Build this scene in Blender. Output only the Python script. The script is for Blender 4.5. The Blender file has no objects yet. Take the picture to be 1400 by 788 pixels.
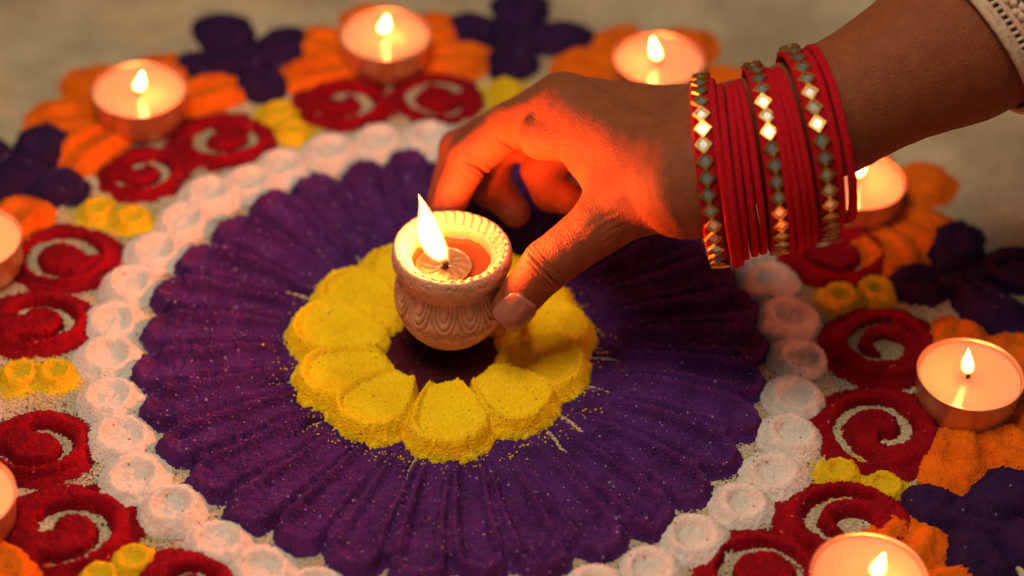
import bpy, math, random
import numpy as np
from mathutils import Vector, Matrix

random.seed(7)
rng = np.random.default_rng(11)
scene = bpy.context.scene
COL = scene.collection
R = math.radians

# ------------------------------------------------------------------ camera
# 1 unit = the radius of the ring of white mounds (12.5 cm)
CAM_D, CAM_EL, CAM_ROLL = 6.66056, 0.745401, 0.036670
CAM_T = Vector((0.169978, 0.281910, 0.0))
cam_loc = Vector((0, -CAM_D * math.cos(CAM_EL), CAM_D * math.sin(CAM_EL)))
cF = (CAM_T - cam_loc).normalized()
cR0 = cF.cross(Vector((0, 0, 1))).normalized()
cU0 = cR0.cross(cF)
cR = math.cos(CAM_ROLL) * cR0 + math.sin(CAM_ROLL) * cU0
cU = -math.sin(CAM_ROLL) * cR0 + math.cos(CAM_ROLL) * cU0
cam_data = bpy.data.cameras.new('camera')
cam = bpy.data.objects.new('camera', cam_data)
COL.objects.link(cam)
M = Matrix((cR, cU, -cF)).transposed().to_4x4()
M.translation = cam_loc
cam.matrix_world = M
cam_data.sensor_width = 36
cam_data.lens = 3133.09 / 1400 * 36
cam_data.clip_start = 0.1
cam_data.clip_end = 200
cam_data.dof.use_dof = True
cam_data.dof.focus_distance = 6.33
cam_data.dof.aperture_fstop = 0.52
scene.camera = cam

# ------------------------------------------------------------------ light
world = bpy.data.worlds.new('World')
scene.world = world
world.use_nodes = True
bg = world.node_tree.nodes['Background']
bg.inputs['Color'].default_value = (1.0, 0.90, 0.78, 1)
bg.inputs['Strength'].default_value = 0.095

ld = bpy.data.lights.new('room_light', 'AREA')
ld.shape = 'RECTANGLE'
ld.size, ld.size_y = 2.8, 2.1
ld.energy = 315
ld.color = (1.0, 0.82, 0.60)
lo = bpy.data.objects.new('room_light', ld)
COL.objects.link(lo)
lo.location = (-0.9, -0.5, 6.4)
lo.rotation_euler = (Vector((0.3, 0.3, 0)) - Vector(lo.location)).to_track_quat('-Z', 'Y').to_euler()

scene.view_settings.view_transform = 'Standard'
scene.view_settings.look = 'None'
scene.view_settings.exposure = 0.0
scene.view_settings.gamma = 1.0
scene.view_settings.use_curve_mapping = False
scene.render.engine = 'CYCLES'
scene.cycles.use_denoising = True
scene.cycles.max_bounces = 8
scene.cycles.sample_clamp_indirect = 6.0
scene.cycles.caustics_reflective = False
scene.cycles.caustics_refractive = False

FLAME_TINT = (1.0, 0.150, 0.028)

# ------------------------------------------------------------------ helpers
def vnoise1(x, y, seed):
    xi, yi = np.floor(x).astype(np.int64), np.floor(y).astype(np.int64)
    fx, fy = x - xi, y - yi
    fx = fx ** 3 * (fx * (fx * 6 - 15) + 10); fy = fy ** 3 * (fy * (fy * 6 - 15) + 10)
    def h(a, b):
        n = (a * 374761393 + b * 668265263 + seed * 974711) & 0xFFFFFFFF
        n = ((n ^ (n >> 13)) * 1274126177) & 0xFFFFFFFF
        n = n ^ (n >> 16)
        return (n & 0xFFFF) / 32767.5 - 1
    return (h(xi, yi) * (1 - fx) + h(xi + 1, yi) * fx) * (1 - fy) + (h(xi, yi + 1) * (1 - fx) + h(xi + 1, yi + 1) * fx) * fy

def vnoise(X, Y, s, seed):
    """smooth noise, cell size s, about -1..1: two lattices turned against each other"""
    x = X / s + 1000.3 + seed * 17.13
    y = Y / s + 2000.7 + seed * 9.71
    return (vnoise1(x * .8 + y * .6, y * .8 - x * .6, seed) + vnoise1(x * .45 - y * .89, y * .45 + x * .89, seed + 991)) * .72

def sstep(a, b, x):
    t = np.clip((x - a) / (b - a), 0, 1)
    return t * t * (3 - 2 * t)

def link_mesh(name, verts, faces, mat, parent=None, smooth=True, mats=None, mat_idx=None):
    me = bpy.data.meshes.new(name)
    if isinstance(verts, np.ndarray) and isinstance(faces, np.ndarray):
        nv, nf, k = len(verts), len(faces), faces.shape[1]
        me.vertices.add(nv); me.vertices.foreach_set('co', np.ascontiguousarray(verts, dtype=np.float32).ravel())
        me.loops.add(nf * k); me.loops.foreach_set('vertex_index', np.ascontiguousarray(faces, dtype=np.int32).ravel())
        me.polygons.add(nf)
        me.polygons.foreach_set('loop_start', np.arange(0, nf * k, k, dtype=np.int32))
        me.update(calc_edges=True)
    else:
        me.from_pydata([tuple(v) for v in verts], [], [tuple(f) for f in faces])
    for m in (mats or [mat]):
        me.materials.append(m)
    if mat_idx is not None:
        me.polygons.foreach_set('material_index', np.asarray(mat_idx, dtype=np.int32))
    if smooth:
        me.polygons.foreach_set('use_smooth', np.ones(len(me.polygons), dtype=bool))
    me.update()
    o = bpy.data.objects.new(name, me)
    COL.objects.link(o)
    if parent is not None:
        o.parent = parent
    return o

def empty(name, loc=(0, 0, 0)):
    o = bpy.data.objects.new(name, None)
    o.empty_display_size = 0.05
    COL.objects.link(o)
    o.location = loc
    return o

def tag(o, label=None, cat=None, group=None, kind=None):
    if label: o['label'] = label
    if cat: o['category'] = cat
    if group: o['group'] = group
    if kind: o['kind'] = kind
    return o

def compact(V, F):
    used = np.unique(F)
    remap = np.full(len(V), -1, dtype=np.int64)
    remap[used] = np.arange(len(used))
    return V[used], remap[F]

def grid(x0, x1, y0, y1, res):
    nx, ny = int(math.ceil((x1 - x0) / res)) + 1, int(math.ceil((y1 - y0) / res)) + 1
    X, Y = np.meshgrid(x0 + np.arange(nx) * res, y0 + np.arange(ny) * res, indexing='ij')
    X = X + (rng.random(X.shape) - .5) * res * .5
    Y = Y + (rng.random(X.shape) - .5) * res * .5
    idx = np.arange(nx * ny).reshape(nx, ny)
    F = np.stack([idx[:-1, :-1], idx[1:, :-1], idx[1:, 1:], idx[:-1, 1:]], -1).reshape(-1, 4)
    return X, Y, F

def islands(F, nv):
    lab = np.arange(nv)
    while True:
        m = lab[F].min(1)
        new = lab.copy()
        for q in range(F.shape[1]):
            np.minimum.at(new, F[:, q], m)
        new = new[new]
        if (new == lab).all(): break
        lab = new
    return lab[F[:, 0]]
def tidy_owner(V, F, own):
    """faces cut off from the main patch of their part go to the part next to them"""
    from mathutils.kdtree import KDTree
    own = own.copy()
    lost = np.zeros(len(F), dtype=bool)
    for k in np.unique(own):
        i = np.where(own == k)[0]
        il = islands(F[i], len(V))
        ids, n = np.unique(il, return_counts=True)
        lost[i[il != ids[n.argmax()]]] = True
    cen = V[F].mean(1)
    good, bad = np.where(~lost)[0], np.where(lost)[0]
    if len(bad):
        kd = KDTree(len(good))
        for q, g in enumerate(good): kd.insert(cen[g], q)
        kd.balance()
        for b in bad: own[b] = own[good[kd.find(cen[b])[1]]]
    return own

GRAINS = []          # (x, y, z, size, material slot)
def heap(name, mat, hfun, box, parent=None, res=0.0062, grain=0.0026, owner=None, thr=0.0015, offset=(0, 0), spill=None, spill_n=0):
    """A pile of powder as a height field. hfun(X, Y) gives height (negative: no powder).
    owner(X, Y) gives a part index per point: returns one object per part."""
    X, Y, F = grid(*box, res)
    H = hfun(X, Y)
    G = rng.normal(0, 1, H.shape)
    H = H + grain * G * np.clip(H / .012, .15, 1.2) + grain * .5 * vnoise(X, Y, res * 3.1, 5)
    Hf = H.ravel()
    keep = Hf[F].max(1) > thr
    V = np.stack([X.ravel() - offset[0], Y.ravel() - offset[1], np.maximum(Hf, -0.0025)], -1)
    if spill is not None and spill_n:
        xx = rng.uniform(box[0], box[1], spill_n * 14); yy = rng.uniform(box[2], box[3], spill_n * 14)
        hh = hfun(xx, yy)
        near = (hh < .006) & (hh > -.022 * rng.random(len(hh)) ** 1.5)
        for a, b, c in list(zip(xx[near], yy[near], hh[near]))[:spill_n]:
            GRAINS.append((a, b, max(c, 0) + .001, rng.uniform(.0022, .0042), spill))
    if owner is None:
        v, f = compact(V, F[keep])
        return link_mesh(name, v, f, mat, parent)
    own = owner(X, Y).ravel()
    fo = own[F[:, 0]]
    out = []
    F, fo = F[keep], fo[keep]
    il = islands(F, len(V))                        # crumbs of a few faces become loose grains elsewhere
    ids, inv, n = np.unique(il, return_inverse=True, return_counts=True)
    ok = n[inv.reshape(-1)] > 40
    F, fo = F[ok], fo[ok]
    for _ in range(4):
        new = tidy_owner(V, F, fo)
        if (new == fo).all(): break
        fo = new
    for k in np.unique(fo):
        v, f = compact(V, F[fo == k])
        if len(f) > 4:
            out.append((int(k), link_mesh(name, v, f, mat, parent)))
    return out

# ------------------------------------------------------------------ materials
def new_mat(name):
    m = bpy.data.materials.new(name)
    m.use_nodes = True
    nt = m.node_tree
    return m, nt, nt.nodes['Principled BSDF']

def N(nt, t, **kw):
    n = nt.nodes.new(t)
    for k, v in kw.items():
        setattr(n, k, v)
    return n

def powder_mat(name, base, dark, spark=None, spark_amount=0.0, rough=0.95, bump=0.6, sheen=0.0):
    m, nt, p = new_mat(name)
    tc = N(nt, 'ShaderNodeTexCoord')
    n1 = N(nt, 'ShaderNodeTexNoise'); n1.inputs['Scale'].default_value = 150; n1.inputs['Detail'].default_value = 3
    n2 = N(nt, 'ShaderNodeTexNoise'); n2.inputs['Scale'].default_value = 11; n2.inputs['Detail'].default_value = 4
    nt.links.new(tc.outputs['Object'], n1.inputs['Vector']); nt.links.new(tc.outputs['Object'], n2.inputs['Vector'])
    ad = N(nt, 'ShaderNodeMath', operation='ADD'); mu = N(nt, 'ShaderNodeMath', operation='MULTIPLY'); mu.inputs[1].default_value = .5
    nt.links.new(n1.outputs[0], ad.inputs[0]); nt.links.new(n2.outputs[0], ad.inputs[1]); nt.links.new(ad.outputs[0], mu.inputs[0])
    cr = N(nt, 'ShaderNodeValToRGB')
    cr.color_ramp.elements[0].position = .39; cr.color_ramp.elements[0].color = (*dark, 1)
    cr.color_ramp.elements[1].position = .58; cr.color_ramp.elements[1].color = (*base, 1)
    nt.links.new(mu.outputs[0], cr.inputs[0])
    colour = cr.outputs[0]
    if spark:
        vo = N(nt, 'ShaderNodeTexVoronoi'); vo.inputs['Scale'].default_value = 105
        nt.links.new(tc.outputs['Object'], vo.inputs['Vector'])
        sp = N(nt, 'ShaderNodeSeparateColor'); nt.links.new(vo.outputs['Color'], sp.inputs[0])
        gt = N(nt, 'ShaderNodeMath', operation='GREATER_THAN'); gt.inputs[1].default_value = 1 - spark_amount
        nt.links.new(sp.outputs[0], gt.inputs[0])
        lt = N(nt, 'ShaderNodeMath', operation='LESS_THAN'); lt.inputs[1].default_value = .42
        nt.links.new(vo.outputs['Distance'], lt.inputs[0])
        an = N(nt, 'ShaderNodeMath', operation='MULTIPLY'); nt.links.new(gt.outputs[0], an.inputs[0]); nt.links.new(lt.outputs[0], an.inputs[1])
        mx = N(nt, 'ShaderNodeMix', data_type='RGBA')
        nt.links.new(an.outputs[0], mx.inputs[0]); nt.links.new(colour, mx.inputs[6]); mx.inputs[7].default_value = (*spark, 1)
        colour = mx.outputs[2]
    nt.links.new(colour, p.inputs['Base Color'])
    p.inputs['Roughness'].default_value = rough
    p.inputs['Specular IOR Level'].default_value = .12
    if sheen:
        p.inputs['Sheen Weight'].default_value = sheen
        p.inputs['Sheen Tint'].default_value = (*base, 1)
    b = N(nt, 'ShaderNodeBump'); b.inputs['Strength'].default_value = bump; b.inputs['Distance'].default_value = .012
    nt.links.new(n1.outputs[0], b.inputs['Height']); nt.links.new(b.outputs[0], p.inputs['Normal'])
    return m

PURPLE = powder_mat('purple_powder', (.086, .019, .140), (.042, .009, .076), (.28, .18, .34), .016)
PLUM = powder_mat('dark_purple_powder', (.030, .009, .052), (.014, .005, .028), (.16, .12, .24), .010)
YELLOW = powder_mat('yellow_powder', (.93, .64, .010), (.80, .49, .006), (.50, .20, .01), .02)
LEMON = powder_mat('lemon_powder', (.74, .50, .012), (.56, .36, .008))
WHITE = powder_mat('white_powder', (.72, .655, .59), (.59, .535, .48), (.32, .16, .12), .012)
RED = powder_mat('red_powder', (.27, .0018, .009), (.15, .001, .005), (.55, .10, .10), .006)
ORANGE = powder_mat('orange_powder', (.80, .15, .004), (.58, .085, .002), (.45, .03, .01), .02)
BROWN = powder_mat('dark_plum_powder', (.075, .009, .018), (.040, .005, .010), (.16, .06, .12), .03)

def floor_mat():
    m, nt, p = new_mat('floor_stone')
    tc = N(nt, 'ShaderNodeTexCoord')
    a = N(nt, 'ShaderNodeTexNoise'); a.inputs['Scale'].default_value = 2.3; a.inputs['Detail'].default_value = 6; a.inputs['Roughness'].default_value = .6
    b = N(nt, 'ShaderNodeTexNoise'); b.inputs['Scale'].default_value = 130; b.inputs['Detail'].default_value = 2
    for q in (a, b): nt.links.new(tc.outputs['Object'], q.inputs['Vector'])
    c1 = N(nt, 'ShaderNodeValToRGB')
    c1.color_ramp.elements[0].position = .35; c1.color_ramp.elements[0].color = (.31, .242, .15, 1)
    c1.color_ramp.elements[1].position = .68; c1.color_ramp.elements[1].color = (.56, .45, .30, 1)
    nt.links.new(a.outputs[0], c1.inputs[0])
    c2 = N(nt, 'ShaderNodeValToRGB')
    c2.color_ramp.elements[0].position = .38; c2.color_ramp.elements[0].color = (.62, .62, .60, 1)
    c2.color_ramp.elements[1].position = .62; c2.color_ramp.elements[1].color = (1.25, 1.25, 1.2, 1)
    nt.links.new(b.outputs[0], c2.inputs[0])
    mx = N(nt, 'ShaderNodeMix', data_type='RGBA', blend_type='MULTIPLY'); mx.inputs[0].default_value = 1
    nt.links.new(c1.outputs[0], mx.inputs[6]); nt.links.new(c2.outputs[0], mx.inputs[7])
    nt.links.new(mx.outputs[2], p.inputs['Base Color'])
    p.inputs['Roughness'].default_value = .62
    bu = N(nt, 'ShaderNodeBump'); bu.inputs['Strength'].default_value = .15; bu.inputs['Distance'].default_value = .004
    nt.links.new(b.outputs[0], bu.inputs['Height']); nt.links.new(bu.outputs[0], p.inputs['Normal'])
    return m

def skin_mat():
    m, nt, p = new_mat('brown_skin')
    tc = N(nt, 'ShaderNodeTexCoord')
    a = N(nt, 'ShaderNodeTexNoise'); a.inputs['Scale'].default_value = 28; a.inputs['Detail'].default_value = 5
    nt.links.new(tc.outputs['Object'], a.inputs['Vector'])
    c = N(nt, 'ShaderNodeValToRGB')
    c.color_ramp.elements[0].position = .3; c.color_ramp.elements[0].color = (.185, .047, .016, 1)
    c.color_ramp.elements[1].position = .7; c.color_ramp.elements[1].color = (.235, .064, .023, 1)
    nt.links.new(a.outputs[0], c.inputs[0]); nt.links.new(c.outputs[0], p.inputs['Base Color'])
    p.inputs['Roughness'].default_value = .55
    p.inputs['Specular IOR Level'].default_value = .14
    p.inputs['Subsurface Weight'].default_value = .35
    p.inputs['Subsurface Radius'].default_value = (.05, .016, .008)
    p.inputs['Subsurface Scale'].default_value = .6
    # fine cross-hatched skin lines and pores
    w1 = N(nt, 'ShaderNodeTexVoronoi', feature='DISTANCE_TO_EDGE'); w1.inputs['Scale'].default_value = 95
    mp = N(nt, 'ShaderNodeMapping'); mp.inputs['Scale'].default_value = (1.0, .55, 1.25); mp.inputs['Rotation'].default_value = (.3, .4, .5)
    nz = N(nt, 'ShaderNodeTexNoise'); nz.inputs['Scale'].default_value = 170; nz.inputs['Detail'].default_value = 3
    nt.links.new(tc.outputs['Object'], mp.inputs[0]); nt.links.new(mp.outputs[0], w1.inputs['Vector']); nt.links.new(tc.outputs['Object'], nz.inputs['Vector'])
    ml = N(nt, 'ShaderNodeMath', operation='MULTIPLY'); ml.inputs[1].default_value = 1.3
    nt.links.new(w1.outputs['Distance'], ml.inputs[0])
    ad = N(nt, 'ShaderNodeMath', operation='ADD'); nt.links.new(ml.outputs[0], ad.inputs[0]); nt.links.new(nz.outputs[0], ad.inputs[1])
    b = N(nt, 'ShaderNodeBump'); b.inputs['Strength'].default_value = .5; b.inputs['Distance'].default_value = .006
    nt.links.new(ad.outputs[0], b.inputs['Height']); nt.links.new(b.outputs[0], p.inputs['Normal'])
    return m

def simple_mat(name, col, rough=.5, metal=0.0, noise=0.0, scale=40, bump=0.0, **kw):
    m, nt, p = new_mat(name)
    p.inputs['Roughness'].default_value = rough
    p.inputs['Metallic'].default_value = metal
    tc = N(nt, 'ShaderNodeTexCoord')
    a = N(nt, 'ShaderNodeTexNoise'); a.inputs['Scale'].default_value = scale; a.inputs['Detail'].default_value = 4
    nt.links.new(tc.outputs['Object'], a.inputs['Vector'])
    c = N(nt, 'ShaderNodeValToRGB')
    c.color_ramp.elements[0].position = .3; c.color_ramp.elements[0].color = (*[x * (1 - noise) for x in col], 1)
    c.color_ramp.elements[1].position = .7; c.color_ramp.elements[1].color = (*col, 1)
    nt.links.new(a.outputs[0], c.inputs[0]); nt.links.new(c.outputs[0], p.inputs['Base Color'])
    if bump:
        b = N(nt, 'ShaderNodeBump'); b.inputs['Strength'].default_value = bump; b.inputs['Distance'].default_value = .012
        nt.links.new(a.outputs[0], b.inputs['Height']); nt.links.new(b.outputs[0], p.inputs['Normal'])
    for k, v in kw.items():
        p.inputs[k.replace('_', ' ')].default_value = v
    return m

def flame_mat(name, strength, top):
    """burning gas: bright yellow-white body, thin and bluish at the foot, thinner at the skin"""
    m, nt, p = new_mat(name)
    nt.nodes.remove(p)
    out = nt.nodes['Material Output']
    tc = N(nt, 'ShaderNodeTexCoord')
    sx = N(nt, 'ShaderNodeSeparateXYZ'); nt.links.new(tc.outputs['Object'], sx.inputs[0])
    mr = N(nt, 'ShaderNodeMapRange'); mr.inputs['From Max'].default_value = top
    nt.links.new(sx.outputs['Z'], mr.inputs['Value'])
    cr = N(nt, 'ShaderNodeValToRGB')
    e = cr.color_ramp.elements
    e[0].position = 0; e[0].color = (.35, .12, .05, 1)
    e[1].position = 1; e[1].color = (.40, .09, .012, 1)
    for pos, c in ((.16, (.55, .16, .03, 1)), (.30, (*FLAME_TINT, 1)), (.72, (*FLAME_TINT, 1))):
        x = e.new(pos); x.color = c
    nt.links.new(mr.outputs[0], cr.inputs[0])
    fa = N(nt, 'ShaderNodeValToRGB')
    f = fa.color_ramp.elements
    f[0].position = 0; f[0].color = (.002,) * 3 + (1,)
    f[1].position = 1; f[1].color = (.001,) * 3 + (1,)
    for pos, v in ((.12, .006), (.19, .08), (.30, 1), (.66, .95), (.86, .25)):
        x = f.new(pos); x.color = (v, v, v, 1)
    nt.links.new(mr.outputs[0], fa.inputs[0])
    em = N(nt, 'ShaderNodeEmission'); em.inputs['Strength'].default_value = strength
    nt.links.new(cr.outputs[0], em.inputs['Color'])
    tr = N(nt, 'ShaderNodeBsdfTransparent')
    lw = N(nt, 'ShaderNodeLayerWeight'); lw.inputs['Blend'].default_value = .35
    iv = N(nt, 'ShaderNodeMath', operation='SUBTRACT'); iv.inputs[0].default_value = 1; nt.links.new(lw.outputs['Facing'], iv.inputs[1])
    pw = N(nt, 'ShaderNodeMath', operation='POWER'); pw.inputs[1].default_value = 12; nt.links.new(iv.outputs[0], pw.inputs[0])
    mu = N(nt, 'ShaderNodeMath', operation='MULTIPLY'); nt.links.new(pw.outputs[0], mu.inputs[0]); nt.links.new(fa.outputs[0], mu.inputs[1])
    mx = N(nt, 'ShaderNodeMixShader')
    nt.links.new(mu.outputs[0], mx.inputs[0]); nt.links.new(tr.outputs[0], mx.inputs[1]); nt.links.new(em.outputs[0], mx.inputs[2])
    nt.links.new(mx.outputs[0], out.inputs['Surface'])
    return m

FLOOR = floor_mat()
SKIN = skin_mat()
NAIL = simple_mat('nail', (.31, .115, .07), .28, noise=.12, scale=14, Subsurface_Weight=.15, Subsurface_Radius=(.04, .015, .01), Subsurface_Scale=.5)
CLAY = simple_mat('terracotta', (.62, .34, .205), .82, noise=.28, scale=26, bump=.35)
OIL = simple_mat('lamp_oil', (.34, .07, .010), .06, noise=.1, scale=5, Coat_Weight=.6)
FOIL = simple_mat('gold_foil', (.90, .60, .26), .42, metal=1, noise=.2, scale=30)
WICK = simple_mat('burnt_wick', (.03, .022, .018), .9, noise=.5, scale=90)
WAX = simple_mat('molten_wax', (.70, .45, .26), .035, noise=.05, scale=6, Specular_IOR_Level=.22, Subsurface_Weight=.8, Subsurface_Radius=(.30, .15, .06), Subsurface_Scale=.5)
CUP = simple_mat('candle_cup', (.72, .42, .25), .34, metal=.75, noise=.15, scale=12)
VELVET = simple_mat('red_velvet', (.50, .004, .012), .85, noise=.5, scale=150, bump=.55, Sheen_Weight=.12, Sheen_Roughness=.4, Sheen_Tint=(1, .05, .08, 1), Specular_IOR_Level=.1)
GOLD = simple_mat('gold_setting', (.72, .44, .13), .30, metal=1, noise=.25, scale=60)
MIRROR = simple_mat('mirror_glass', (.86, .83, .78), .24, metal=1, noise=.05, scale=20)
COTTON = simple_mat('cream_cotton', (.62, .42, .28), .95, noise=.3, scale=60, bump=.5)
THREAD = simple_mat('cream_thread', (.64, .43, .29), .95, noise=.3, scale=80, bump=.5)
FLAME_BIG = flame_mat('oil_lamp_flame', 1650, .26)
FLAME_SMALL = flame_mat('candle_flame', 390, .13)

# ------------------------------------------------------------------ floor
tag(link_mesh('floor', [(-9, -9, 0), (9, -9, 0), (9, 9, 0), (-9, 9, 0)], [(0, 1, 2, 3)], FLOOR, smooth=False), kind='structure')

# ------------------------------------------------------------------ powder: the purple disc
FC = (-0.034, -0.022)            # centre of the flower
NP_ = 33
PHASE = R(-3.1)
gap_j = rng.normal(0, .045, NP_)
len_j = rng.normal(0, .010, NP_)
deep_j = rng.uniform(.7, 1.2, NP_)
def medallion_frame(X, Y):
    r = np.hypot(X, Y); a = np.arctan2(Y, X)
    aw = a + .012 * np.sin(r * 9 + 3 * a)
    t = (aw - PHASE) / (2 * math.pi / NP_)
    k = np.floor(t).astype(int) % NP_
    return r, a, k, t - np.floor(t) - .5 + gap_j[k] * .5
def medallion_h(X, Y):
    r, a, k, u = medallion_frame(X, Y)
    Ro = .925 + len_j[k]
    half = math.pi / NP_ * Ro                     # half width at the rim
    x = u * 2 * math.pi / NP_ * r                 # tangential offset
    # rounded lobe at the outer end
    CL = half * 1.0
    yy = r - (Ro - CL)
    cap = np.where(yy > 0, (np.abs(x / half) ** 2.1 + np.abs(np.maximum(yy, 0) / CL) ** 2.1) ** (1 / 2.1), np.abs(u) * 2 * np.minimum(1, .72 + .28 * r))
    edge = 1.06 - np.where(yy > 0, cap, 0)
    base = .048 * sstep(0, .62, edge + .03 * vnoise(X, Y, .03, 2) + .06 * vnoise(X, Y, .009, 3))
    base = np.where(yy > 0, base, .048)
    fill = (.872 + .012 * vnoise(X, Y, .05, 12) + .008 * vnoise(X, Y, .008, 13) - r)
    base = np.maximum(base, np.where(fill > 0, .004 + .016 * sstep(0, .05, fill), -.01))
    # finger-drawn U shaped trough with a raised lip round it
    trough = cap / .62
    tr = -.031 * deep_j[k] * (1 - sstep(.50, 1.02, trough)) + 0.014 * np.exp(-((trough - 1.10) / .15) ** 2)
    tr *= sstep(.36, .52, r) * .85 + .15
    # line pressed between neighbouring petals
    gap = -.017 * np.exp(-((.5 - np.abs(u)) * 2 * math.pi / NP_ * r / .019) ** 2) * sstep(.34, .5, r) * (1 - .6 * sstep(.80, .88, r))
    h = base + tr + gap + .0035 * vnoise(X, Y, .06, 4) + .0022 * vnoise(X, Y, .016, 8)
    h = h * (.22 + .78 * sstep(.42, .57, r))
    h = np.where(r < .19, .012 + .004 * vnoise(X, Y, .03, 6), h)
    h = np.where(base < .003, -.006, np.maximum(h, .0025))
    # bare scratches drawn with a needle out from under the yellow flower
    for ang, r0, r1 in SCRATCH:
        ca, sa = math.cos(ang), math.sin(ang)
        al = X * ca + Y * sa; pe = -X * sa + Y * ca
        pe = pe + .006 * np.sin(al * 40)
        wd = .0082 * np.clip((r1 - al) / .08, .25, 1)
        on = (al > r0) & (al < r1) & (np.abs(pe) < wd)
        h = np.where(on, -.004, h)
    return h
SCRATCH = [(R(-4), .36, .53), (R(-21), .40, .58), (R(-42), .40, .59), (R(-52), .42, .58), (R(-103), .42, .58), (R(-140), .44, .62),
           (R(-162), .48, .60), (R(154), .44, .63), (R(127), .44, .61), (R(-122), .50, .54)]
med = empty('powder_medallion')
tag(med, 'big purple powder disc of finger drawn radial petals in the middle of the floor pattern', 'powder pattern')
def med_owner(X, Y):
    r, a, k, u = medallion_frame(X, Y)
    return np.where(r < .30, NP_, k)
for k, o in heap('petal', PURPLE, medallion_h, (-1.0, 1.0, -1.0, 1.0), med, res=.0058, grain=.0030, owner=med_owner, spill=0, spill_n=2600):
    if k == NP_:
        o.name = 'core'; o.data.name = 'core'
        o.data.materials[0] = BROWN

# ------------------------------------------------------------------ powder: the yellow flower
YP = [(12.7, .417), (-16.2, .401), (-51.7, .412), (-89.8, .463), (-127.8, .477), (-155.3, .489), (171.6, .492), (143.5, .482), (116, .480), (92, .46), (66, .44), (40, .42)]
yp = []
for a, rr in YP:
    tip = Vector((rr * math.cos(R(a)), rr * math.sin(R(a)))) * 1.0
    root = Vector((FC[0] + .150 * math.cos(R(a)), FC[1] + .135 * math.sin(R(a))))
    d = tip - root
    yp.append((root, d.length, math.atan2(d.y, d.x), rng.uniform(.122, .132)))
def yellow_stack(X, Y):
    """height and the index of the petal on top; later petals lie over earlier ones"""
    H = np.full(X.shape, -.05); O = np.zeros(X.shape, dtype=int)
    for rank, i in enumerate(YORDER):
        root, L, a, w = yp[i]
        dx, dy = X - root.x, Y - root.y
        al = dx * math.cos(a) + dy * math.sin(a); pe = -dx * math.sin(a) + dy * math.cos(a)
        s = al / L
        # drop-shaped outline: pointed at the root, round at the tip
        q = np.where(s > .58, 1 - (np.abs((s - .58) / .42) ** 2.2 + np.abs(pe / w) ** 2.2) ** (1 / 2.2),
                     np.where(s > 0, 1 - np.abs(pe) / np.maximum(w * np.clip(s / .58, .02, 1) ** .56, 1e-3), -1 + s))
        dist = q * w + .0025 * vnoise(X, Y, .030, 20 + i) + .0034 * vnoise(X, Y, .006, 40 + i)
        side = np.clip(YSIDE[i] * pe / w * .55 + .80, .45, 1.0)
        h = sstep(-.012, .036, dist) * .051 - .029 * sstep(.024, .048, dist) * side + .0015 * rank * sstep(.0, .03, dist) + .0015 * vnoise(X, Y, .02, 60 + i)
        h = h * sstep(-.02, .14, s)
        h = np.where(dist > -.007, h, dist * 4)
        h = np.where(s < .02, -.05, h)
        up = (h > H) | (dist > .020)
        H = np.where(up, h, H); O = np.where(up, i, O)
    return H, O
YORDER = [10, 9, 11, 8, 0, 7, 1, 6, 5, 2, 4, 3]
YSIDE = [-1, -1, -1, -1, -1, -1, 1, 1, 1, 1, 1, -1]
flower = empty('powder_flower', (FC[0], FC[1], 0))
tag(flower, 'yellow powder flower of twelve rounded petals round the clay lamp', 'powder flower')
for k, o in heap('petal', YELLOW, lambda X, Y: yellow_stack(X, Y)[0] + 0.012, (-.56, .50, -.54, .56), flower, res=.0048, grain=.0026,
                 owner=lambda X, Y: yellow_stack(X, Y)[1], thr=.0135, offset=FC):
    pass

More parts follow.
